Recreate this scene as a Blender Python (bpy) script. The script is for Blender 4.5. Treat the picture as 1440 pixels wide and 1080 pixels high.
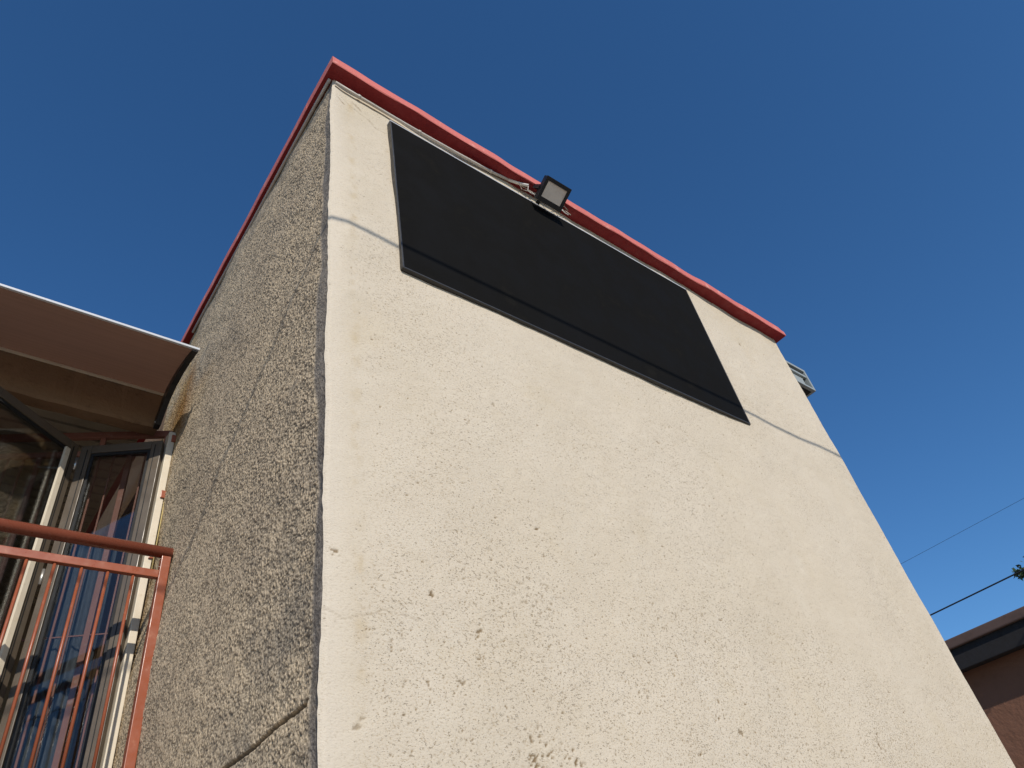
import bpy, bmesh, math, random
import numpy as np
from mathutils import Vector, Matrix
random.seed(7); rng = np.random.default_rng(11)
for o in list(bpy.data.objects): bpy.data.objects.remove(o)
S = bpy.context.scene; COL = S.collection

# ------------------------------------------------------------------ camera
YAW, PITCH, ROLL, FPX = 0.783995, 0.712377, 0.207377, 1006.54
CAM = Vector((-0.863, -1.804, 1.6))
F = Vector((math.sin(YAW)*math.cos(PITCH), math.cos(YAW)*math.cos(PITCH), math.sin(PITCH)))
R0 = Vector((math.cos(YAW), -math.sin(YAW), 0)); D0 = F.cross(R0)
RT = math.cos(ROLL)*R0 + math.sin(ROLL)*D0
DN = -math.sin(ROLL)*R0 + math.cos(ROLL)*D0
cd = bpy.data.cameras.new('camera'); cam = bpy.data.objects.new('camera', cd); COL.objects.link(cam)
cd.sensor_width = 36; cd.lens = FPX/1440*36; cd.clip_start = 0.05; cd.clip_end = 2000
m = Matrix((RT, -DN, -F)).transposed().to_4x4(); m.translation = CAM
cam.matrix_world = m; S.camera = cam
S.render.resolution_x, S.render.resolution_y = 1024, 768
def ray(px, py): return ((px-720)*RT + (py-540)*DN + FPX*F).normalized()
def hit(px, py, ax, val):
    d = ray(px, py); return CAM + d*((val-CAM[ax])/d[ax])

# ------------------------------------------------------------------ light
SUN = Vector((-0.34, -1.0, 0.60)).normalized()          # towards the sun
w = bpy.data.worlds.new('World'); S.world = w; w.use_nodes = True
nt = w.node_tree; bg = nt.nodes['Background']; sky = nt.nodes.new('ShaderNodeTexSky')
sky.sky_type = 'NISHITA'; sky.sun_disc = False
sky.sun_elevation = math.asin(SUN.z); sky.sun_rotation = math.atan2(SUN.x, SUN.y)
sky.air_density = 1.0; sky.dust_density = 0.15; sky.ozone_density = 6.0; sky.altitude = 300
hs = nt.nodes.new('ShaderNodeHueSaturation'); hs.inputs['Saturation'].default_value = 1.13
nt.links.new(sky.outputs[0], hs.inputs['Color']); nt.links.new(hs.outputs[0], bg.inputs[0]); bg.inputs[1].default_value = 0.131
sd = bpy.data.lights.new('sun', 'SUN'); sd.energy = 4.0; sd.angle = math.radians(0.45); sd.color = (1, .93, .83)
so = bpy.data.objects.new('sun', sd); COL.objects.link(so)
so.rotation_euler = SUN.to_track_quat('Z', 'Y').to_euler(); so.location = (-2, -12, 12)
S.view_settings.view_transform = 'Standard'; S.view_settings.look = 'None'
S.view_settings.exposure = 0.0; S.view_settings.gamma = 1.0

# ------------------------------------------------------------------ materials
class N:
    """small node-graph helper"""
    def __init__(s, name):
        s.m = bpy.data.materials.new(name); s.m.use_nodes = True
        s.t = s.m.node_tree; s.b = s.t.nodes['Principled BSDF']; s.out = s.t.nodes['Material Output']
        s.tc = None
    def n(s, typ, **k):
        q = s.t.nodes.new(typ)
        for a, v in k.items(): setattr(q, a, v)
        return q
    def put(s, sock, v):
        if hasattr(v, 'links') or isinstance(v, bpy.types.NodeSocket): s.t.links.new(v, sock)
        else:
            if isinstance(v, tuple) and len(v) == 3 and sock.type == 'RGBA': v = v + (1,)
            sock.default_value = v
    def co(s):
        if not s.tc: s.tc = s.n('ShaderNodeTexCoord')
        return s.tc.outputs['Object']
    def mapping(s, rot=(0,0,0), scale=(1,1,1), loc=(0,0,0)):
        q = s.n('ShaderNodeMapping'); s.put(q.inputs[0], s.co())
        q.inputs[1].default_value = loc; q.inputs[2].default_value = rot; q.inputs[3].default_value = scale
        return q.outputs[0]
    def noise(s, scale, detail=3, rough=.55, vec=None, dist=0):
        q = s.n('ShaderNodeTexNoise'); s.put(q.inputs['Vector'], vec or s.co())
        q.inputs['Scale'].default_value = scale; q.inputs['Detail'].default_value = detail
        q.inputs['Roughness'].default_value = rough; q.inputs['Distortion'].default_value = dist
        return q.outputs[0]
    def vor(s, scale, vec=None, feature='F1'):
        q = s.n('ShaderNodeTexVoronoi', feature=feature); s.put(q.inputs['Vector'], vec or s.co())
        q.inputs['Scale'].default_value = scale
        return q
    def ramp(s, f, a, b, lo=0., hi=1.):
        q = s.n('ShaderNodeMapRange', interpolation_type='SMOOTHSTEP'); s.put(q.inputs[0], f)
        for i, v in ((1, a), (2, b), (3, lo), (4, hi)): s.put(q.inputs[i], v)
        return q.outputs[0]
    def mth(s, op, a, b=0.):
        q = s.n('ShaderNodeMath', operation=op); s.put(q.inputs[0], a); s.put(q.inputs[1], b); return q.outputs[0]
    def mix(s, f, a, b, bt='MIX'):
        q = s.n('ShaderNodeMix', data_type='RGBA', blend_type=bt)
        s.put(q.inputs[0], f); s.put(q.inputs[6], a); s.put(q.inputs[7], b); return q.outputs[2]
    def attr(s, name):
        q = s.n('ShaderNodeAttribute'); q.attribute_name = name; return q.outputs['Fac']
    def xyz(s):
        q = s.n('ShaderNodeSeparateXYZ'); s.put(q.inputs[0], s.co()); return q.outputs
    def bump(s, h, strength, dist):
        q = s.n('ShaderNodeBump'); s.put(q.inputs['Height'], h)
        q.inputs['Strength'].default_value = strength; q.inputs['Distance'].default_value = dist
        s.put(s.b.inputs['Normal'], q.outputs[0])
    def set(s, col=None, rough=None, metal=None, spec=None):
        if col is not None: s.put(s.b.inputs['Base Color'], col)
        if rough is not None: s.put(s.b.inputs['Roughness'], rough)
        if metal is not None: s.put(s.b.inputs['Metallic'], metal)
        if spec is not None: s.put(s.b.inputs['Specular IOR Level'], spec)
        return s.m

def mat_cream():
    g = N('cream_plaster'); x, y, z = g.xyz()
    big = g.noise(.9, 4, .6); mid = g.noise(5, 4, .6); fine = g.noise(60, 3, .6)
    c = g.mix(g.ramp(big, .35, .7), (.565, .493, .388), (.537, .464, .357))
    c = g.mix(g.ramp(mid, .45, .75, 0, .5), c, (.582, .515, .412))
    st = g.ramp(g.noise(2.3, 5, .65), .52, .75)                       # yellowish damp stains
    c = g.mix(g.mth('MULTIPLY', st, .3), c, (.49, .405, .27))
    top = g.mth('MULTIPLY', g.ramp(z, 5.15, 5.75), g.ramp(g.noise(3, 4, .6), .3, .7, .1, .55))
    c = g.mix(top, c, (.49, .42, .30))
    edge = g.ramp(g.mth('ADD', x, g.mth('MULTIPLY', mid, .06)), .05, .13, 1, 0)
    c = g.mix(g.mth('MULTIPLY', edge, .6), c, (.60, .53, .43))
    edge2 = g.mth('MULTIPLY', g.ramp(g.mth('ABSOLUTE', g.mth('SUBTRACT', x, .12)), .0, .035, 1, 0), g.ramp(g.noise(9, 4), .45, .65))
    c = g.mix(g.mth('MULTIPLY', edge2, .45), c, (.44, .34, .2))
    c = g.mix(g.ramp(fine, .3, .8, 0, .10), c, (.42, .36, .27), 'MIX')
    # pits: dirt and shade coloured into the geometry's own hollows, plus finer drag marks
    dirt_shade = g.attr('pit')
    v1 = g.mapping((0, math.radians(32), 0), (75, 60, 125))
    n1 = g.noise(1, 2, .5, v1)
    v2 = g.mapping((0, math.radians(-20), 0), (110, 60, 165))
    n2 = g.noise(1, 2, .5, v2)
    dens = g.attr('dens')
    th = g.mth('SUBTRACT', .722, g.mth('MULTIPLY', dens, .075))
    f1 = g.ramp(g.mth('SUBTRACT', n1, th), 0, .05)
    f2 = g.ramp(g.mth('SUBTRACT', n2, th), 0, .05)
    fp = g.mth('MAXIMUM', f1, f2)
    allp = g.mth('MAXIMUM', dirt_shade, g.mth('MULTIPLY', fp, .5))
    c = g.mix(g.mth('MULTIPLY', allp, .9), c, (.155, .10, .045))
    # fine darker speckle, stronger where pits are dense
    sp = g.noise(1, 3, .6, g.mapping((0, math.radians(15), 0), (110, 110, 170)))
    c = g.mix(g.mth('MULTIPLY', g.ramp(sp, .52, .72), g.mth('ADD', .22, g.mth('MULTIPLY', dens, .42))), c, (.30, .22, .125))
    h = g.mth('SUBTRACT', g.mth('MULTIPLY', fine, .4), g.mth('MULTIPLY', fp, 1.2))
    h = g.mth('ADD', h, g.mth('MULTIPLY', g.noise(22, 4, .6), .9))
    h = g.mth('SUBTRACT', h, g.mth('MULTIPLY', sp, .8))
    g.bump(h, .6, .004)
    return g.set(c, .9, 0, .15)
def mat_roughcast():
    g = N('grey_roughcast'); x, y, z = g.xyz()
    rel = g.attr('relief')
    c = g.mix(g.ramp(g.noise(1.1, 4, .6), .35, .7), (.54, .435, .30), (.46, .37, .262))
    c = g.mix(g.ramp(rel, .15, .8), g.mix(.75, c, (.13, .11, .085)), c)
    c = g.mix(g.ramp(g.noise(160, 2, .5), .52, .75, 0, .55), c, (.66, .56, .42))
    c = g.mix(g.ramp(g.noise(45, 3, .6), .55, .75, 0, .5), c, (.18, .155, .12))
    low_dark = g.mth('MULTIPLY', g.ramp(z, 3.6, 2.3, 0, .55), g.ramp(g.noise(2.2, 4, .6), .4, .65))
    low_dark = g.mth('MULTIPLY', low_dark, g.ramp(y, 1.1, .1))
    c = g.mix(low_dark, c, (.13, .125, .115))  # mottled darker tone towards the bottom near the corner
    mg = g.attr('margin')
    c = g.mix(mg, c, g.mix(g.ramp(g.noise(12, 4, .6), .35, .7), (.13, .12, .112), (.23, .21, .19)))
    # rust run below the awning's end
    c0, c1 = hit(264, 535, 0, 0), hit(243, 640, 0, 0); k = (c0.y-c1.y)/(c0.z-c1.z)
    ctr = g.mth('ADD', c1.y, g.mth('MULTIPLY', g.mth('SUBTRACT', z, c1.z), k))
    yy = g.ramp(g.mth('ABSOLUTE', g.mth('SUBTRACT', y, ctr)), .03, .30, 1, 0)
    zz = g.mth('MULTIPLY', g.ramp(z, c1.z-.1, c1.z+.25), g.ramp(z, c0.z+.22, c0.z-.1))
    ru = g.mth('MULTIPLY', g.mth('MULTIPLY', yy, zz), g.ramp(g.noise(9, 5, .65), .22, .5))
    c = g.mix(g.mth('MULTIPLY', ru, .9), c, (.22, .105, .025))
    e = g.mth('MULTIPLY', g.ramp(y, 2.02, 2.16), g.ramp(g.noise(14, 4, .6), .35, .6))
    c = g.mix(g.mth('MULTIPLY', e, .55), c, (.40, .28, .13))
    g.bump(g.mth('ADD', g.noise(150, 3, .6), g.mth('MULTIPLY', g.noise(320, 2), .5)), .8, .004)
    return g.set(c, .95, 0, .1)
def paint(name, col, rough=.5, wear=None, wearamt=.3, sc=25, metal=0, spec=.4, bump=.15, bd=.0015):
    g = N(name)
    c = g.mix(g.ramp(g.noise(sc*.25, 4, .6), .3, .75, 0, .35), col, tuple(v*.72 for v in col))
    if wear: c = g.mix(g.ramp(g.noise(sc, 5, .65), .55, .72, 0, wearamt), c, wear)
    g.bump(g.noise(sc*4, 3), bump, bd)
    r = g.ramp(g.noise(sc, 3), .3, .7, max(rough-.1, .02), min(rough+.1, 1))
    return g.set(c, r, metal, spec)
M = {}
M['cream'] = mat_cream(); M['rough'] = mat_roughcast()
M['cope'] = paint('faded_red_paint', (.56, .155, .13), .7, (.68, .36, .31), .7, 9, 0, .25, .5, .006)
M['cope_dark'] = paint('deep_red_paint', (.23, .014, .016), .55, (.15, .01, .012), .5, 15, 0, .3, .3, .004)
M['pipe'] = paint('grey_conduit_plastic', (.52, .47, .41), .5, (.3, .26, .2), .5, 30)
M['pipe_end'] = paint('white_conduit_plastic', (.78, .74, .68), .45)
M['wire'] = paint('wire_insulation', (.45, .40, .33), .6, (.05, .05, .05), .9, 60)
M['black'] = paint('black_coated_metal', (.016, .016, .018), .42)
M['lens'] = paint('frosted_lens_panel', (.86, .79, .69), .35, (.7, .58, .5), .6, 20, 0, .5, .05)
M['sign'] = paint('charcoal_sign_face', (.0072, .0068, .0062), .8, (.013, .012, .010), .5, 4, 0, .05, .05)
M['signrim'] = paint('dark_sign_rim', (.035, .034, .033), .5, (.1, .09, .08), .4)
M['signframe'] = paint('pale_sign_edge', (.55, .57, .60), .45, (.4, .4, .42), .4)
M['rail'] = paint('red_oxide_paint', (.30, .083, .038), .36, (.42, .18, .10), .45, 22, 0, .5, .12)
M['rail2'] = paint('brown_handrail_paint', (.22, .06, .034), .30, (.4, .16, .1), .4, 22, 0, .5, .1)
M['gate'] = paint('old_pink_brown_paint', (.33, .14, .10), .5, (.45, .3, .25), .5, 30)
M['bronze'] = paint('bronze_anodised_aluminium', (.105, .082, .058), .42, (.14, .115, .085), .3, 12, .08, .5, .05)
M['creamtrim'] = paint('cream_trim', (.66, .58, .45), .55, (.5, .4, .25), .4)
M['beam'] = paint('brown_lintel_plaster', (.23, .145, .085), .9, (.12, .075, .045), .6, 12, 0, .1, .8, .008)
M['annex'] = paint('tan_annex_plaster', (.42, .33, .24), .9, (.3, .22, .15), .5, 9, 0, .1, .8, .008)
M['dark'] = paint('dark_interior_plaster', (.33, .28, .21), .9)
M['board'] = paint('grey_ceiling_board', (.45, .40, .32), .5, (.3, .25, .18), .4, 10)
M['curtain'] = paint('blue_grey_cloth', (.20, .22, .25), .9, (.13, .14, .16), .4, 30, 0, .1, .5, .003)
M['yellow'] = paint('pale_yellow_cloth', (.62, .49, .22), .9, (.4, .3, .12), .6, 25, 0, .1, .5, .003)
M['zinc'] = paint('painted_zinc_sheet', (.33, .36, .35), .5, (.2, .22, .21), .4, 12, .2)
M['zincdark'] = paint('dark_box_sheet', (.02, .02, .02), .7)  # near-black for the metal box's base and back
M['cable'] = paint('black_cable_sheath', (.02, .02, .022), .6)
M['wood'] = paint('weathered_pole_timber', (.16, .12, .085), .9, (.08, .06, .04), .5, 8)
M['house'] = paint('terracotta_plaster', (.22, .11, .07), .9, (.16, .08, .05), .4, 5, 0, .1, .6, .012)
M['fascia'] = paint('dark_fascia', (.018, .016, .016), .8)
M['tile'] = paint('brown_roof_edge', (.12, .075, .06), .85, (.06, .045, .04), .5, 6)
M['bark'] = paint('bark', (.09, .065, .045), .95, (.05, .04, .03), .5, 8, 0, .1, 1, .02)
M['leaf'] = paint('leaf_green', (.055, .085, .03), .6, (.09, .1, .04), .5, 3)
M['gasket'] = paint('black_rubber', (.012, .012, .012), .6)
M['steel'] = paint('bright_steel', (.6, .58, .54), .35, None, 0, 20, .8)
def mat_ground():
    g = N('dusty_concrete')
    c = g.mix(g.ramp(g.noise(.6, 5, .6), .35, .7), (.40, .35, .29), (.32, .28, .23))
    c = g.mix(g.ramp(g.noise(25, 4), .5, .75, 0, .4), c, (.18, .15, .12))
    g.bump(g.noise(60, 4), .4, .01); return g.set(c, .95, 0, .1)
M['ground'] = mat_ground()
def mat_glass():
    g = N('window_glass'); t = g.t
    fr = g.n('ShaderNodeFresnel'); fr.inputs[0].default_value = 1.52
    gl = g.n('ShaderNodeBsdfGlossy'); gl.inputs['Roughness'].default_value = .015; gl.inputs['Color'].default_value = (.85, .85, .85, 1)
    tr = g.n('ShaderNodeBsdfTransparent'); tr.inputs[0].default_value = (.8, .82, .82, 1)
    mx = g.n('ShaderNodeMixShader'); k = g.mth('MULTIPLY', fr.outputs[0], .62)
    g.put(mx.inputs[0], k); g.put(mx.inputs[1], tr.outputs[0]); g.put(mx.inputs[2], gl.outputs[0])
    g.put(g.out.inputs[0], mx.outputs[0]); t.nodes.remove(g.b); return g.m
M['glass'] = mat_glass()
def mat_awning():
    g = N('bronze_polycarbonate')
    # fine flutes run along the sheet
    v = g.mapping((0, 0, 0), (.12, 60, 14)); st = g.noise(1, 2, .6, v)
    c = g.mix(g.ramp(st, .35, .7), (.155, .088, .062), (.115, .064, .046))
    g.bump(st, .08, .002); g.set(c, .2, 0, .8)
    tl = g.n('ShaderNodeBsdfTranslucent'); g.put(tl.inputs[0], (.26, .14, .085))
    mx = g.n('ShaderNodeMixShader'); mx.inputs[0].default_value = .36
    g.put(mx.inputs[1], g.b.outputs[0]); g.put(mx.inputs[2], tl.outputs[0]); g.put(g.out.inputs[0], mx.outputs[0])
    return g.m
M['awning'] = mat_awning()

# ------------------------------------------------------------------ mesh helpers
def link(name, me, mat, parent=None):
    o = bpy.data.objects.new(name, me); COL.objects.link(o)
    for q in (mat if isinstance(mat, (list, tuple)) else [mat]): me.materials.append(M[q])
    if parent: o.parent = parent
    return o
def empty(name, loc=(0, 0, 0)):
    o = bpy.data.objects.new(name, None); COL.objects.link(o); o.location = loc; o.empty_display_size = .1
    return o
def tag(o, label, cat, group=None):
    o['label'] = label; o['category'] = cat
    if group: o['group'] = group
    return o
def fin(name, bm, mat, parent=None, smooth=False, bevel=0):
    if bevel:
        bmesh.ops.bevel(bm, geom=bm.edges[:], offset=bevel, segments=2, affect='EDGES', profile=.6)
    bmesh.ops.recalc_face_normals(bm, faces=bm.faces[:])
    me = bpy.data.meshes.new(name); bm.to_mesh(me); bm.free()
    if smooth: me.polygons.foreach_set('use_smooth', [True]*len(me.polygons))
    off = parent_off(parent)
    if off.length: me.transform(Matrix.Translation(-off))
    return link(name, me, mat, parent)
def parent_off(p):
    v = Vector((0, 0, 0))
    while p: v += p.location; p = p.parent
    return v
def addbox(bm, a, b):
    a, b = Vector(a), Vector(b); vs = [bm.verts.new((x, y, z)) for x in (a.x, b.x) for y in (a.y, b.y) for z in (a.z, b.z)]
    for q in ((0,1,3,2), (4,6,7,5), (0,4,5,1), (2,3,7,6), (0,2,6,4), (1,5,7,3)): bm.faces.new([vs[i] for i in q])
def box(name, a, b, mat, parent=None, bevel=0):
    bm = bmesh.new(); addbox(bm, a, b); return fin(name, bm, mat, parent, bevel=bevel)
def addbar(bm, p, q, wx, wy, up=Vector((0, 0, 1))):
    """rectangular bar from p to q; wx across, wy along 'up'"""
    p, q = Vector(p), Vector(q); d = (q-p).normalized(); s = d.cross(up).normalized(); u = s.cross(d)
    vs = [bm.verts.new(c + s*sx*wx/2 + u*sy*wy/2) for c in (p, q) for sx, sy in ((-1,-1), (1,-1), (1,1), (-1,1))]
    for f in ((3,2,1,0), (4,5,6,7), (0,1,5,4), (1,2,6,5), (2,3,7,6), (3,0,4,7)): bm.faces.new([vs[i] for i in f])
def bar(name, p, q, wx, wy, mat, parent=None, up=Vector((0, 0, 1)), bevel=.002):
    bm = bmesh.new(); addbar(bm, p, q, wx, wy, up); return fin(name, bm, mat, parent, bevel=bevel)
def addtube(bm, pts, r, n=10, cap=True):
    pts = [Vector(p) for p in pts]; rings = []
    rr = r if isinstance(r, (list, tuple)) else [r]*len(pts)
    up = Vector((0, 0, 1))
    for i, p in enumerate(pts):
        d = (pts[min(i+1, len(pts)-1)]-pts[max(i-1, 0)]).normalized()
        u = up if abs(d.dot(up)) < .95 else Vector((0, 1, 0))
        s = d.cross(u).normalized(); t = s.cross(d)
        rings.append([bm.verts.new(p + (s*math.cos(a)+t*math.sin(a))*rr[i]) for a in [2*math.pi*k/n for k in range(n)]])
    for a, b in zip(rings, rings[1:]):
        for k in range(n): bm.faces.new((a[k], a[(k+1) % n], b[(k+1) % n], b[k]))
    if cap: bm.faces.new(rings[0]); bm.faces.new(rings[-1])
def tube(name, pts, r, mat, parent=None, n=10):
    bm = bmesh.new(); addtube(bm, pts, r, n); return fin(name, bm, mat, parent, smooth=True)
def prism(name, prof, axis, a, b, mat, parent=None, smooth=False, bevel=0):
    """extrude a closed 2-D profile along an axis (0: profile is (y,z))"""
    bm = bmesh.new(); n = len(prof)
    mk = (lambda t, p: (t, p[0], p[1])) if axis == 0 else (lambda t, p: (p[0], t, p[1]))
    A = [bm.verts.new(mk(a, p)) for p in prof]; B = [bm.verts.new(mk(b, p)) for p in prof]
    bm.faces.new(A); bm.faces.new(B[::-1])
    for i in range(n): bm.faces.new((A[i], B[i], B[(i+1) % n], A[(i+1) % n]))
    return fin(name, bm, mat, parent, smooth, bevel)
def grid_mesh(name, P, mat, parent, attrs=None, flip=False, smooth=True):
    """P: (rows, cols, 3) numpy positions -> smooth grid"""
    r, c, _ = P.shape; me = bpy.data.meshes.new(name)
    nf = (r-1)*(c-1); me.vertices.add(r*c); me.vertices.foreach_set('co', P.reshape(-1).astype(np.float32))
    i = (np.arange(r-1)[:, None]*c+np.arange(c-1)[None]).reshape(-1)
    q = np.stack([i, i+1, i+c+1, i+c], 1)
    if flip: q = q[:, ::-1]
    me.loops.add(nf*4); me.loops.foreach_set('vertex_index', np.ascontiguousarray(q).reshape(-1).astype(np.int32))
    me.polygons.add(nf); me.polygons.foreach_set('loop_start', (np.arange(nf)*4).astype(np.int32))
    me.update(calc_edges=True); me.polygons.foreach_set('use_smooth', np.full(nf, smooth))
    for k, a in (attrs or {}).items():
        at = me.attributes.new(k, 'FLOAT', 'POINT'); at.data.foreach_set('value', a.reshape(-1).astype(np.float32))
    return link(name, me, mat, parent)
def field(shape, h, sx, sz, ang=0.):
    """unit-variance gaussian noise, correlation sx by sz metres turned by ang"""
    wn = rng.standard_normal(shape); kz = np.fft.fftfreq(shape[0], h)[:, None]; kx = np.fft.rfftfreq(shape[1], h)[None]
    a = kx*math.cos(ang)+kz*math.sin(ang); b = -kx*math.sin(ang)+kz*math.cos(ang)
    g = np.fft.irfft2(np.fft.rfft2(wn)*np.exp(-2*np.pi**2*((a*sx)**2+(b*sz)**2)), s=shape)
    return (g-g.mean())/g.std()
def sstep(x, a, b):
    t = np.clip((x-a)/(b-a), 0, 1); return t*t*(3-2*t)

# ------------------------------------------------------------------ ground
gb = bmesh.new(); n = 40
vs = [[gb.verts.new((-600+1200*i/n, -600+1200*j/n, 0)) for i in range(n+1)] for j in range(n+1)]
for j in range(n):
    for i in range(n): gb.faces.new((vs[j][i], vs[j][i+1], vs[j+1][i+1], vs[j+1][i]))
gr = fin('ground', gb, 'ground'); gr['kind'] = 'structure'

# ------------------------------------------------------------------ the plastered building
L = 4.325                                     # length of the cream front
ZF = lambda x: 5.838-.024*x                   # underside of the coping along the front
ZS = lambda y: 5.838-.058*np.maximum(0, y-.25)                   # and along the grey side
Z0 = 2.02
B = tag(empty('plastered_building'), 'tall cream plastered building with grey roughcast side and red coping', 'building')
# a wavy arris shared by both faces
zk = np.linspace(0, 1, 720)
wob = field((8, 720), .0055, .16, .16)[3]*.0032+field((8, 720), .0055, .012, .012)[3]*.0009
wob -= wob.mean()
# front wall
h = .0055; nx = int(L/h)+1; nz = 690
u = np.linspace(0, L, nx)[None].repeat(nz, 0); v = np.linspace(0, 1, nz)[:, None].repeat(nx, 1)
z = Z0+v*(ZF(u)+.012-Z0); hz = (5.8-Z0)/nz; shp = (nz, nx)
low = field(shp, h, .35, .35)*.0055+field(shp, h, .09, .09)*.0022+field(shp, h, .02, .016)*.0005
dens = .68+.17*field(shp, h, .22, .16)+.42*sstep(z, 3.1, 2.2)-.18*sstep(z, 4.4, 5.2)
dens *= sstep(u, .05, .22)*.85+.15; dens = np.clip(dens, 0, 1.3)
pit = np.zeros(shp)
for sx, sz, an, t0, wt in ((.006, .0026, .55, 3.75, 1), (.005, .0024, -.35, 3.75, 1), (.003, .003, 0, 3.6, .9), (.008, .0025, .25, 3.85, 1), (.0035, .0025, 1.2, 3.7, .9)):
    pit = np.maximum(pit, wt*sstep(field(shp, h, sx, sz, an), t0-.95*dens, t0-.95*dens+.55))
clus = sstep(field(shp, h, .10, .08), 1.5, 2.3)*sstep(z, 3.4, 2.3)     # crumbled clusters low on the wall
pit = np.maximum(pit, clus*sstep(field(shp, h, .005, .0028, .4), 1.0, 1.7))
def blot(px, py, rx, rz, an=0, k=1.):
    global pit
    c = hit(px, py, 1, 0); a = (u-c.x)*math.cos(an)+(z-c.z)*math.sin(an); b = -(u-c.x)*math.sin(an)+(z-c.z)*math.cos(an)
    g = np.exp(-((a/rx)**2+(b/rz)**2)); pit = np.maximum(pit, k*sstep(g*(1+.8*field(shp, h, .004, .003)), .45, .75))
for px, py, rx, rz, an, k in ((470, 776, .02, .012, -.3, .9), (606, 836, .012, .010, 0, 1), (652, 961, .022, .012, 0, .9), (676, 888, .012, .008, .5, .9), (502, 148, .05, .012, -.7, .45), (524, 172, .05, .008, -.8, .4), (480, 140, .03, .006, -.7, .7), (502, 1022, .012, .008, 0, .6), (512, 1008, .014, .006, .5, .6), (518, 1030, .01, .008, .5, .6), (1046, 1032, .03, .012, -.5, .8), (1041, 484, .012, .02, .3, .7), (692, 570, .012, .01, 0, .5), (1011, 985, .014, .012, 0, .8)): blot(px, py, rx, rz, an, k)
# hairline cracks
def crack(pts, wd, k):
    global pit
    pts = [hit(*p, 1, 0) for p in pts]
    dm = np.full(shp, 9.)
    jit = field(shp, h, .02, .02)*.007
    for a, b in zip(pts, pts[1:]):
        dx, dz = b.x-a.x, b.z-a.z; t = np.clip(((u-a.x)*dx+(z+jit-a.z)*dz)/(dx*dx+dz*dz), 0, 1)
        dm = np.minimum(dm, np.hypot(u-a.x-t*dx, z+jit-a.z-t*dz))
    pit = np.maximum(pit, k*sstep(dm, wd, wd*.3))
crack([(452, 850), (468, 856), (484, 868), (505, 863), (540, 862), (560, 866), (588, 871)], .0036, .3)
crack([(478, 134), (500, 152), (530, 178), (545, 186)], .004, .4)
disp = low*sstep(u, 0, .10)*sstep(L-u, 0, .05)-pit*.0042
P = np.stack([u, -disp, z], -1)
wv = np.interp(np.linspace(0, 1, nz), zk, wob)[:, None]
fall = np.exp(-(u/.05)**2); P[..., 0] += wv*fall*.9; P[..., 1] += np.abs(wv)*.3*fall+.010*np.exp(-(u/.008)**2)
er = L-u; wr = np.roll(wv, 200, 0); P[..., 0] += wr*1.1*np.exp(-(er/.06)**2); P[..., 1] += .02*np.exp(-(er/.010)**2)
back = P[:, -1:, :].copy(); back[..., 1] = .12; back[..., 0] += .004
Pf = np.concatenate([P, back], 1); zc = np.zeros((nz, 1))
front = grid_mesh('front_wall', Pf, 'cream', B, {'pit': np.concatenate([pit, zc], 1), 'dens': np.concatenate([dens, zc], 1)})
# grey roughcast side wall
DEP = 2.62; h = .0036; ny = int(DEP/h)+1; nz2 = 1060; shp = (nz2, ny)
u = np.linspace(0, DEP, ny)[None].repeat(nz2, 0); v = np.linspace(0, 1, nz2)[:, None].repeat(ny, 1)
z = Z0+v*(ZS(u)+.012-Z0)
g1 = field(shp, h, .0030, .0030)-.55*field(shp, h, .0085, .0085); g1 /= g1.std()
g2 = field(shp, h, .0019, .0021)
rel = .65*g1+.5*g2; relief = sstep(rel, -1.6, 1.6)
mw = .072+.012*field(shp, h, .05, .09)
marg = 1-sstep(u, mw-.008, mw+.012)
topm = sstep(z-ZS(u), -.20+.03*field(shp, h, .08, .08), -.13)
amp = (.00175*(1-.55*marg)*(1-.75*topm))*(.75+.35*sstep(u, 1.5, .2))
dsp = np.where(rel > 0, rel**.8 if False else np.abs(rel)**.8, -np.abs(rel)**.9)*amp
dsp += field(shp, h, .3, .3)*.006*sstep(u, 0, .15)+field(shp, h, .06, .06)*.0022
dsp -= marg*.004
gz = 2.322+.0014*field(shp, h, .06, .06)
groove = np.exp(-((z-gz)/.0055)**2)*sstep(u, .085, .10); dsp -= groove*.02; dsp += sstep(z, gz+.05, gz)*0
relief = relief*(1-groove); dsp *= (1-np.exp(-(u/.01)**2))  # groove also coloured dark, painting in its shade
Q = np.stack([-dsp, u, z], -1)
fall = np.exp(-(u/.05)**2); wv2 = np.interp(np.linspace(0, 1, nz2), zk, wob)[:, None]
Q[..., 0] += wv2*.9*np.exp(-(u/.012)**2); Q[..., 1] += .010*np.exp(-(u/.008)**2)+np.abs(wv2)*.3*np.exp(-(u/.03)**2)
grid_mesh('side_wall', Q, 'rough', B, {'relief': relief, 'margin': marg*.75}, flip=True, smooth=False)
# the rest of the shell
box('lower_front_wall', (.004, .006, 0), (L, .12, Z0+.003), 'cream', B)
box('lower_side_wall', (.004, .121, 0), (.12, 6.0, Z0+.003), 'rough', B)
box('far_side_wall', (L-.12, .121, 0), (L-.002, 6.0, 5.66), 'cream', B)
box('inner_side_wall', (.03, 2.615, Z0+.004), (.12, 6.0, 5.50), 'beam', B)
box('rear_wall', (.121, 5.88, 0), (L-.121, 6.0, 5.45), 'cream', B)
box('roof', (.09, .09, 5.45), (L-.05, 5.98, 5.52), 'beam', B)
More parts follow.
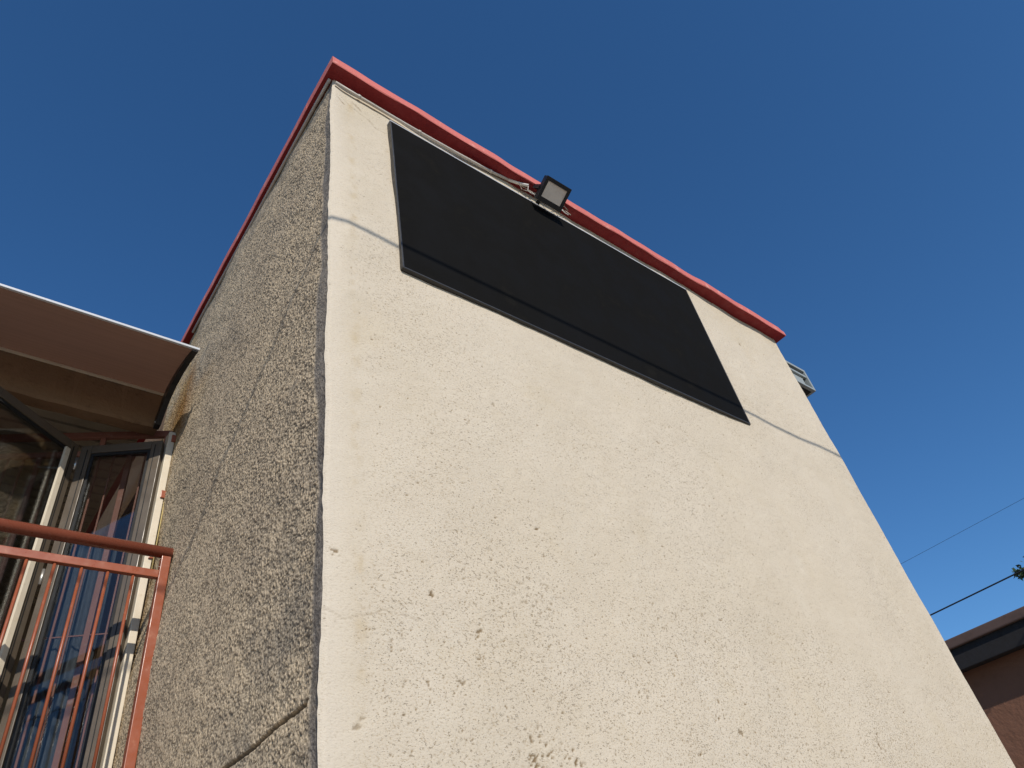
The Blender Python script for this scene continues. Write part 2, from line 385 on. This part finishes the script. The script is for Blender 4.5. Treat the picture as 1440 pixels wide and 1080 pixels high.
# coping: front run and side run, edges slightly uneven, underside a darker, deeper red
def coping(name, n, place, parent):
    bm = bmesh.new(); rings = []
    jj = [field((4, n), .05, .10, .10)[0] for _ in range(6)]
    for i in range(n):
        rings.append([bm.verts.new(p) for p in place(i/(n-1), [q[i] for q in jj])])
    k = len(rings[0])
    for a, b in zip(rings, rings[1:]):
        for j in range(k):
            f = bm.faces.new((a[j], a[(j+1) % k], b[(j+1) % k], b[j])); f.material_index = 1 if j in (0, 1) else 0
    for q in (rings[0], rings[-1]): bm.faces.new(q)
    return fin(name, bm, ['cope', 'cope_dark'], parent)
def pf(t, j):
    x = -.040+(L+.045+.040)*t; z = ZF(x); tp = .082
    if t > .985: tp *= .72
    o = .086+.002*j[0]
    return [(x, .25, z), (x, -.02, z), (x, -o+.002+.001*j[1], z+.0012*j[2]), (x, -o-.002, z+.006+.002*j[3]), (x, -o, z+tp-.007+.0012*j[4]), (x, -o+.007, z+tp+.0015*j[5]), (x, .25, z+tp)]
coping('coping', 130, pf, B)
def ps(t, j):
    y = .252+(6.05-.252)*t; z = ZS(y); tp = .082; o = .040+.001*j[0]
    return [(.25, y, z), (.0, y, z), (-o+.002, y, z+.0012*j[2]), (-o-.001, y, z+.006+.002*j[3]), (-o, y, z+tp-.007), (-o+.007, y, z+tp+.0015*j[5]), (.25, y, z+tp)]
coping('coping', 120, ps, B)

# ------------------------------------------------------------------ annex with the folding doors (same building)
YW = 2.20; FL = 2.48; ZL = 4.765
box('landing', (-4.2, 1.68, 0), (-.006, YW+.02, FL), 'annex', B)
bm = bmesh.new()                                    # lintel beam with a rough lower arris
nl = 90; rr = field((4, nl), .05, .06, .06)[0]
ring = []
for i in range(nl):
    x = -4.2+4.095*i/(nl-1); zz = ZL+.003*rr[i]
    ring.append([bm.verts.new(p) for p in ((x, YW+.004*rr[(i*7) % nl], 5.12), (x, YW, zz+.02), (x, YW+.012, zz), (x, YW+.10, zz), (x, YW+.10, 5.12))])
for a, b in zip(ring, ring[1:]):
    for j in range(5): bm.faces.new((a[j], a[(j+1) % 5], b[(j+1) % 5], b[j]))
bm.faces.new(ring[0]); bm.faces.new(ring[-1])
fin('lintel', bm, 'beam', B)
box('annex_roof', (-4.2, YW+.03, 5.121), (-.105, 6.0, 5.18), 'beam', B)
box('annex_pier', (-4.2, YW, FL), (-2.4, YW+.19, ZL-.003), 'annex', B)
box('annex_rear_wall', (-4.2, 5.6, FL), (.028, 5.72, 5.115), 'dark', B)
box('annex_end_wall', (-4.2, YW+.2, FL), (-4.08, 5.59, 5.115), 'dark', B)
box('annex_floor', (-4.07, YW+.03, FL-.1), (.028, 5.59, FL), 'dark', B)
ceil = box('ceiling', (-4.07, YW+.2, 5.08), (-.11, 5.59, 5.118), 'dark', B)
bmx = bmesh.new(); addbox(bmx, (-4.05, 0, 5.052), (-.115, .082, 5.079)); 
proto = fin('ceiling_board', bmx, 'board', ceil, bevel=.004)
proto.location.y = 2.46
for k in range(1, 28):
    c = proto.copy(); COL.objects.link(c); c.location.y = 2.46+.108*k
# cream jamb against the grey wall
jamb = box('door_jamb', (-.052, 2.12, FL), (-.012, 2.20, 4.70), 'creamtrim', B, bevel=.004)
for zz in (4.62, 4.20, 3.80): box('hinge', (-.034, 2.108, zz), (-.008, 2.119, zz+.05), 'rail', jamb, bevel=.002)
tube('hinge_rod', [(-.006, 2.11, 3.72), (-.006, 2.112, 4.2), (-.005, 2.11, 4.66)], .004, 'yellow', jamb, 6)
# folding leaves: a zig-zag of two bronze frames
def leaf(p, q, ztop, lit_edge_at=None):
    p, q = Vector((p[0], p[1], 0)), Vector((q[0], q[1], 0)); d = (q-p).normalized(); nrm = Vector((d.y, -d.x, 0))
    if nrm.y > 0: nrm = -nrm
    ln = (q-p).length; zb = FL+.02; W = .062; T = .042; up = Vector((0, 0, 1))
    bm = bmesh.new()
    for t in (W/2, ln-W/2): addbar(bm, p+d*t+up*zb, p+d*t+up*ztop, T, W, d)
    a, b = p+d*(W+.001), p+d*(ln-W-.001)
    addbar(bm, a+up*(ztop-.028), b+up*(ztop-.028), T, .056); addbar(bm, a+up*(zb+.05), b+up*(zb+.05), T, .10)
    o = fin('door_leaf', bm, 'bronze', B, bevel=.003)
    # inner glazing bead, pane and rubber
    bm = bmesh.new(); a, b = p+d*(W+.002), p+d*(ln-W-.002)
    for s, e in ((a, b),):
        addbar(bm, s+up*(ztop-.066)+nrm*.006, e+up*(ztop-.066)+nrm*.006, .014, .018)
        for t in (s+d*.008, e-d*.008): addbar(bm, t+up*(zb+.1)+nrm*.006, t+up*(ztop-.076)+nrm*.006, .014, .015, d)
    fin('glazing_bead', bm, 'gasket', o)
    bm = bmesh.new(); addbar(bm, a-d*.01+up*(zb+ztop)/2-nrm*.006, b+d*.01+up*(zb+ztop)/2-nrm*.006, .005, ztop-zb-.12)
    fin('glass_pane', bm, 'glass', o)
    bm = bmesh.new()
    for t in (W*.62, ln-W*.62): addbar(bm, p+d*t+up*(zb+.02)+nrm*(T/2+.0012), p+d*t+up*(ztop-.03)+nrm*(T/2+.0012), .004, .004, d)
    fin('seam', bm, 'gasket', o)
    if lit_edge_at is not None:
        c = p+d*lit_edge_at; bar('lit_edge', c+up*(zb+.03)+nrm*(T/2+.008), c+up*(ztop-.075)+nrm*(T/2+.008), .016, .034, 'creamtrim', o, d)  # cream strip paints the bright highlight along the stile's edge
    return o
ZT = 4.625
leaf((-.066, 2.150), (-.462, 2.405), ZT)
leaf((-.500, 2.405), (-1.02, 2.005), ZT, .085)
for zz in (2.9, 3.7, 4.45): tube('leaf_hinge', [(-.481, 2.393, zz), (-.481, 2.393, zz+.09)], .009, 'steel', B, 10)
tube('stay_arm', [(-.52, 2.40, 4.45), (-.66, 2.47, 4.47)], .006, 'steel', B, 8)

# ------------------------------------------------------------------ steel security gate behind the leaves
GP = Vector((0, 2.275, 0)); GD = Vector((-.884, .467, 0)).normalized(); GN = Vector((-GD.y, GD.x, 0))
def gpt(px, py):
    d = ray(px, py); return CAM+d*((GP-CAM).dot(GN)/d.dot(GN))
G = tag(empty('security_gate', (GP.x, GP.y, FL)), 'brown steel security gate swung open behind the folding door glass', 'gate')
tl = gpt(0, 602); ge = (tl-GP).dot(GD)+.25
at = lambda s, z: (GP+GD*s)+Vector((0, 0, z))
bar('top_rail', at(.0, 4.80), at(ge, 4.80), .03, .045, 'gate', G)
bar('rail', at(.045, 4.655), at(ge, 4.655), .022, .035, 'gate', G)
bar('rail', at(.045, 3.45), at(ge, 3.45), .008, .008, 'gate', G)
bar('rail', at(.0, FL+.02), at(ge, FL+.02), .03, .04, 'gate', G)
bar('stile', at(.022, FL+.045), at(.022, 4.776), .03, .04, 'gate', G, GD)
bar('stile', at(ge-.02, FL+.045), at(ge-.02, 4.776), .03, .04, 'gate', G, GD)
for px, wd in ((197, .009), (175, .030), (152, .009), (132, .011)):
    s = (gpt(px, 675)-GP).dot(GD)
    bar('bar', at(s, FL+.041), at(s, 4.637), .012 if wd < .02 else .03, wd, 'gate', G, GD, .001)
s0 = (gpt(132, 675)-GP).dot(GD)
bar('bar', at((gpt(148, 612)-GP).dot(GD), 4.673), at((gpt(148, 612)-GP).dot(GD), 4.777), .02, .03, 'gate', G, GD)
k = 1
while s0+.085*k < ge-.05:
    bar('bar', at(s0+.085*k, FL+.041), at(s0+.085*k, 4.637), .012, .009 if k % 4 else .028, 'gate', G, GD, .001); k += 1

# ------------------------------------------------------------------ cloths behind the glass
def drape(name, a, b, z0, z1, waves, amp, mat, label, cat):
    a, b = Vector(a), Vector(b); d = (b-a); ln = d.length; d.normalize(); nn = Vector((-d.y, d.x, 0)); bm = bmesh.new()
    nu, nv = 60, 30; g = []
    for j in range(nv+1):
        t = j/nv; row = []
        for i in range(nu+1):
            s = i/nu; ph = waves*2*math.pi*s+.6*math.sin(3*t+5*s)
            row.append(bm.verts.new(a+d*(ln*s)+nn*(amp*math.sin(ph)*(1.2-.5*t)+.3*amp*math.sin(2.7*ph+2*t))+Vector((0, 0, z0+(z1-z0)*t))))
        g.append(row)
    for j in range(nv):
        for i in range(nu): bm.faces.new((g[j][i], g[j][i+1], g[j+1][i+1], g[j+1][i]))
    bmesh.ops.solidify(bm, geom=bm.faces[:], thickness=.003)
    return tag(fin(name, bm, mat, None, True), label, cat)
drape('curtain', (-.38, 2.56, 0), (-.14, 2.44, 0), FL+.005, 4.05, 3, .022, 'curtain', 'added blue grey curtain imitating a glass reflection, behind the gate bars', 'curtain')  # added cloth, stands in for the blue reflection in the glass
drape('curtain', (-.105, 2.405, 0), (-.050, 2.375, 0), FL+.005, 3.60, 2, .010, 'yellow', 'narrow pale yellow curtain strip beside the door jamb', 'curtain')

# ------------------------------------------------------------------ balcony railing
RY = 1.75; RL = tag(empty('balcony_railing', (-.03, RY, FL)), 'red brown painted steel railing in front of the folding doors', 'railing')
hr = tube('handrail', [(-3.9, RY, 3.636), (-2, RY, 3.638), (-.004, RY, 3.640)], .030, 'rail2', RL, 20)
bar('top_rail', (-3.9, RY, 3.513), (-.052, RY, 3.513), .030, .040, 'rail', RL, bevel=.003)
bar('bottom_rail', (-3.9, RY, 2.56), (-.052, RY, 2.56), .030, .040, 'rail', RL, bevel=.003)
for x in (-.030, -2.0, -3.88): bar('post', (x, RY, FL-.002), (x, RY, 3.612), .044, .044, 'rail', RL, Vector((1, 0, 0)), .003)
bx = bmesh.new(); addtube(bx, [(0, 0, 0), (0, 0, .915)], .0075, 8, True)
pr = fin('baluster', bx, 'rail', None, True); pr.parent = RL; k = 0; x = -.163
while x > -3.8:
    o = pr if k == 0 else pr.copy()
    if k: COL.objects.link(o)
    o.location = Vector((x, RY, 2.579))-RL.location; x -= .1135; k += 1
    if abs(x+2.0) < .04: x -= .06
# ------------------------------------------------------------------ awning
A = tag(empty('awning', (-2.1, YW, 4.9)), 'brown curved translucent awning over the folding doors with black end bracket', 'awning')
prof = [(1.530, 4.884), (1.60, 4.915), (1.68, 4.943), (1.78, 4.972), (1.88, 4.997), (1.98, 5.018), (2.09, 5.036), (2.195, 5.050)]
def smoothp(p, n=24):
    ys = np.linspace(p[0][0], p[-1][0], n); return list(zip(ys, np.interp(ys, [q[0] for q in p], [q[1] for q in p])))
pp = smoothp(prof)
bm = bmesh.new(); nxs = 60; rows = []
for i in range(nxs+1):
    x = -4.1+(4.1-.115)*i/nxs
    rows.append([bm.verts.new((x, y, zz+.0015*math.sin(7*x+9*y))) for y, zz in pp])
for a, b in zip(rows, rows[1:]):
    for j in range(len(pp)-1): bm.faces.new((a[j], a[j+1], b[j+1], b[j]))
bmesh.ops.solidify(bm, geom=bm.faces[:], thickness=.006)
fin('sheet', bm, 'awning', A, True)
bar('front_trim', (-4.11, 1.526, 4.884), (-.100, 1.526, 4.884), .016, .016, 'signframe', A, bevel=.003)
bar('back_trim', (-4.1, 2.190, 5.036), (-.12, 2.190, 5.036), .014, .016, 'creamtrim', A, bevel=.003)
lowp = [(2.195, 4.745), (2.150, 4.750), (2.09, 4.815), (2.02, 4.870), (1.92, 4.905), (1.80, 4.913), (1.66, 4.897), (1.53, 4.866)]
uppp = [(y, zz-.010) for y, zz in ((1.53, 4.886), (1.66, 4.937), (1.80, 4.972), (1.93, 4.985), (2.04, 4.978), (2.12, 4.930), (2.16, 4.865), (2.195, 4.85))]
for x in (-.122, -1.65, -3.2):
    b = prism('bracket', lowp+uppp, 0, x-.017, x+.017, 'black', A)
    tube('bolt', [(x-.021, 2.165, 4.775), (x-.014, 2.165, 4.775)], .007, 'steel', b, 8)

# ------------------------------------------------------------------ sign on the front
SG = tag(empty('sign_board', (1.7, -.02, 4.29)), 'large blank charcoal sign board with pale top edge on the cream wall', 'sign')
sx0, sx1, sz0, sz1 = .362, 3.045, 4.285, 5.672
box('sign_face', (sx0+.010, -.023, sz0+.010), (sx1-.010, .0, sz1-.010), 'sign', SG)
for a, b in (((sx0, -.026, sz1-.0095), (sx1, .012, sz1)), ((sx0, -.026, sz0), (sx1, .012, sz0+.0095)), ((sx0, -.026, sz0+.0097), (sx0+.0097, .012, sz1-.0097)), ((sx1-.0097, -.026, sz0+.0097), (sx1, .012, sz1-.0097))):
    box('frame_edge', a, b, 'signframe' if a[2] > 5 else 'signrim', SG, bevel=.002)
# ------------------------------------------------------------------ conduits, wires and floodlight
def hp(px, py, y): return hit(px, py, 1, y)
cp = [hp(472, 116, -.014)]+[hp(x, y, -.014) for x, y in ((505, 136), (545, 160), (590, 186), (640, 214), (690, 241), (715, 253))]+[hp(730, 258, -.035), hp(743, 261, -.06)]
CN = tag(empty('conduit_pipe', cp[3]), 'thin grey conduit under the red coping along the cream wall', 'conduit')
tube('pipe', cp[:-1], .0095, 'pipe', CN, 10); tube('pipe_end', [cp[-3], cp[-2], cp[-1]], .0105, 'pipe_end', CN, 10)
for i in (1, 3, 5):
    d = (cp[i+1]-cp[i]).normalized(); tube('clip', [cp[i]-d*.008, cp[i]+d*.008], .013, 'pipe', CN, 10)
tag(tube('conduit_pipe', [(-.010, .01+.2*i, ZS(.01+.2*i)-.012) for i in range(0, 12)], .010, 'pipe', None, 8), 'thin grey conduit under the coping of the roughcast side wall', 'conduit')
FC = hp(779, 273, -.155); a60 = math.radians(62)
U = Vector((1, 0, 0)); V = Vector((0, -math.sin(a60), math.cos(a60))); NF = Vector((0, -math.cos(a60), -math.sin(a60)))
FLD = tag(empty('floodlight', FC), 'square black floodlight with pale lens clamped above the sign', 'floodlight')
def fbox(name, u0, u1, v0, v1, n0, n1, mat, parent, bevel=.003):
    bm = bmesh.new(); vs = [bm.verts.new(FC+U*a+V*b+NF*c) for a in (u0, u1) for b in (v0, v1) for c in (n0, n1)]
    for q in ((0,1,3,2), (4,6,7,5), (0,4,5,1), (2,3,7,6), (0,2,6,4), (1,5,7,3)): bm.faces.new([vs[i] for i in q])
    return fin(name, bm, mat, parent, bevel=bevel)
fbox('housing', -.105, .105, -.083, .083, -.045, -.004, 'black', FLD, .006)
fr = .024
for q in ((-.107, .107, .083-fr, .085), (-.107, .107, -.085, -.083+fr+.006), (-.107, -.107+fr, -.0525, .0588), (.107-fr, .107, -.0525, .0588)): fbox('bezel', *q, -.0035, .006, 'black', FLD, .002)
fbox('lens', -.107+fr+.001, .107-fr-.001, -.052, .058, -.003, .0005, 'lens', FLD, 0)
for k in range(7): fbox('fin', -.085+.027*k, -.080+.027*k, -.07, .07, -.062, -.0455, 'black', FLD, .001)
wp = Vector((FC.x, .006, FC.z+.16))
bm = bmesh.new()
for s in (-1, 1): addbar(bm, FC+U*.115*s+NF*-.02, FC+U*.115*s+NF*-.09+V*-.01, .006, .025, V)
e = FC+NF*-.09+V*-.01; addbar(bm, e-U*.118, e+U*.118, .025, .006)
addbar(bm, e, Vector((FC.x, .008, e.z+.02)), .03, .006)
fin('bracket', bm, 'black', FLD)
WR = tag(empty('loose_wires', hp(745, 270, -.03)), 'loose twisted wires trailing from the conduit to the floodlight', 'wires')
for k in range(3):
    pts = []
    for i in range(13):
        t = i/12; x = 735+66*t; y = 264+37*t+5*math.sin(math.pi*t)*(k-1)*.6; ph = 9*t+2.1*k
        pts.append(hp(x+2*math.cos(ph), y+2.5*math.sin(ph), -.045-.012*math.sin(ph)))
    if k == 0: pts[0] = cp[-1]
    tube('wire', [cp[-2]]+pts[:-1]+[pts[-1]]+([FC+NF*-.03] if k == 1 else []), .0035, 'wire' if k else 'pipe_end', WR, 6)

# ------------------------------------------------------------------ metal box on the far corner
vt0 = hp(1131, 521, .03); vb0 = hp(1152, 553, .03)
VX = vt0.x; VZ1 = vt0.z; VZ0 = vb0.z+.01; X0 = L-.004
VB = tag(empty('metal_box', (X0, .03, VZ0)), 'small grey sheet metal box fixed to the far corner below the coping', 'box')
t = .028
for a, b in (((X0, .03, VZ1-t), (VX, .34, VZ1)), ((X0, .034, VZ0), (X0+t, .336, VZ1-t-.001)), ((VX-t, .03, VZ0), (VX, .34, VZ1-t-.001))): box('frame', a, b, 'zinc', VB, bevel=.002)
box('frame', (X0+t+.001, .03, VZ0), (VX-t-.001, .06, VZ0+.022), 'zinc', VB, bevel=.002)
box('front_panel', (X0+t+.001, .055, VZ0+.024), (VX-t-.05, .062, VZ0+.15), 'zinc', VB)
box('crossbar', (X0+t+.001, .036, VZ0+.151), (VX-t-.001, .056, VZ0+.175), 'zinc', VB)
box('base_plate', (X0+t+.001, .064, VZ0+.002), (VX-t-.001, .336, VZ0+.01), 'zincdark', VB)
box('back_panel', (X0+t+.001, .325, VZ0+.012), (VX-t-.001, .333, VZ1-t-.002), 'zincdark', VB)

# ------------------------------------------------------------------ neighbouring house
H = tag(empty('neighbour_house', (12, 3.5, 0)), 'low terracotta house with dark fascia beyond the cream building', 'house')
HX = 9.0; HZ = 3.84
box('wall', (HX+.22, -3, 0), (15, 10, HZ), 'house', H)
box('fascia', (HX-.02, -3.3, HZ-.02), (HX+.07, 10.2, HZ+.22), 'fascia', H, bevel=.01)
rf = box('roof', (HX-.07, -3.35, HZ+.221), (15.2, 10.3, HZ+.33), 'tile', H, bevel=.015)
box('soffit', (HX+.071, -3.2, HZ+.002), (15.1, 10.1, HZ+.22), 'fascia', H)
prism('hip', [(HX-.0, HZ+.331), (15.0, HZ+.331), (12.2, HZ+.45)], 1, -3.2, 10.2, 'tile', rf)
# ------------------------------------------------------------------ cables and poles
def pole(x, y, hh, label):
    P_ = tag(empty('utility_pole', (x, y, 0)), label, 'pole', None)
    tube('pole_shaft', [(x, y, -.1), (x, y, hh*.5), (x, y, hh)], [.12, .105, .09], 'wood', P_, 12)
    bar('cross_arm', (x-.45, y-.101, hh-.35), (x+.45, y-.101, hh-.35), .07, .09, 'wood', P_)
    bar('cross_arm', (x-.101, y-.45, hh-.55), (x-.101, y+.45, hh-.55), .09, .07, 'wood', P_)
pole(-11, -3.1, 6.9, 'timber utility pole standing out beyond the landing side')
pole(11, -6.5, 6.9, 'timber utility pole standing before the terracotta house')
pole(11, 17, 6.9, 'timber utility pole standing far behind the cream building')
def sagline(a, b, sag, n=40):
    a, b = Vector(a), Vector(b); return [a.lerp(b, i/n)-Vector((0, 0, sag*4*(i/n)*(1-i/n))) for i in range(n+1)]
Yc = -3.1
c = tag(tube('overhead_cable', sagline((-11, Yc, 6.52), (11, Yc-3.3, 6.52), 0), .010, 'cable', None, 8), 'overhead cable passing the cream wall and casting its thin shadow', 'cable')
bpy.data.objects.remove(c)
zc = 4.42+.6*(-Yc)
tag(tube('overhead_cable', [(-11, Yc, zc+.15)]+[(-11+.75*i, Yc, zc+.02-.011*(-11+.75*i)+.0008*(-11+.75*i-2)**2) for i in range(1, 30)]+[(11, -6.4, 6.4)], .0108, 'cable', None, 8), 'thick overhead cable crossing above the yard before the cream wall', 'cable')
tag(tube('overhead_cable', sagline((11, -6.5, 5.28), (11, 17, 5.12), .12), .011, 'cable', None, 8), 'dark overhead cable against the sky just above the terracotta house', 'cable')
tag(tube('overhead_cable', sagline((11, -6.5, 6.1), (11, 17, 6.05), .12), .0022, 'cable', None, 6), 'faint thin overhead cable high above the terracotta house', 'cable')

# ------------------------------------------------------------------ tree
TC = CAM+ray(1642, 790)*17.5; TR = 1.72
T = tag(empty('leafy_tree', (TC.x, TC.y, 0)), 'leafy tree rising behind the terracotta house', 'tree')
bm = bmesh.new()
addtube(bm, [(TC.x, TC.y, -.1), (TC.x+.05, TC.y, 2), (TC.x-.03, TC.y+.05, TC.z-.8), (TC.x, TC.y, TC.z+.5)], [.2, .16, .12, .05], 10)
for k in range(10):
    a = 2*math.pi*k/10+.3; zz = TC.z-.9+.12*k
    addtube(bm, [(TC.x, TC.y, zz), (TC.x+.7*math.cos(a), TC.y+.7*math.sin(a), zz+.45), (TC.x+1.3*math.cos(a), TC.y+1.3*math.sin(a), zz+.8)], [.06, .035, .012], 6)
TW = CAM+ray(1436, 805)*17.3
addtube(bm, [(TC.x, TC.y, TC.z-.3), tuple(TC.lerp(TW, .6)+Vector((0, 0, .05))), tuple(TW)], [.06, .02, .006], 6)
fin('trunk', bm, 'bark', T, True)
verts, faces = [], []
cl = []
while len(cl) < 170:
    p = Vector((random.uniform(-1, 1), random.uniform(-1, 1), random.uniform(-1, 1)))
    if .35 < p.length < 1: cl.append(p*TR)
for c in cl+[TW-TC, TW-TC, (TW-TC)*.93, (TW-TC)*.86]:
    sg = .16 if c in cl else .055
    for _ in range(60):
        p = TC+c+Vector((random.gauss(0, sg), random.gauss(0, sg), random.gauss(0, sg*.7)))
        d = Vector((random.gauss(0, 1), random.gauss(0, 1), random.gauss(-.3, .6))).normalized(); s = d.orthogonal().normalized(); s.rotate(Matrix.Rotation(random.uniform(0, 6.28), 3, d))
        ln = random.uniform(.07, .13); i = len(verts)
        verts += [p-T.location, p+d*ln*.5+s*ln*.22-T.location, p+d*ln-T.location, p+d*ln*.5-s*ln*.22-T.location]; faces.append((i, i+1, i+2, i+3))
me = bpy.data.meshes.new('crown'); me.from_pydata([tuple(v) for v in verts], [], faces); link('crown', me, 'leaf', T)
S.cycles.max_bounces = 8; S.cycles.transparent_max_bounces = 12
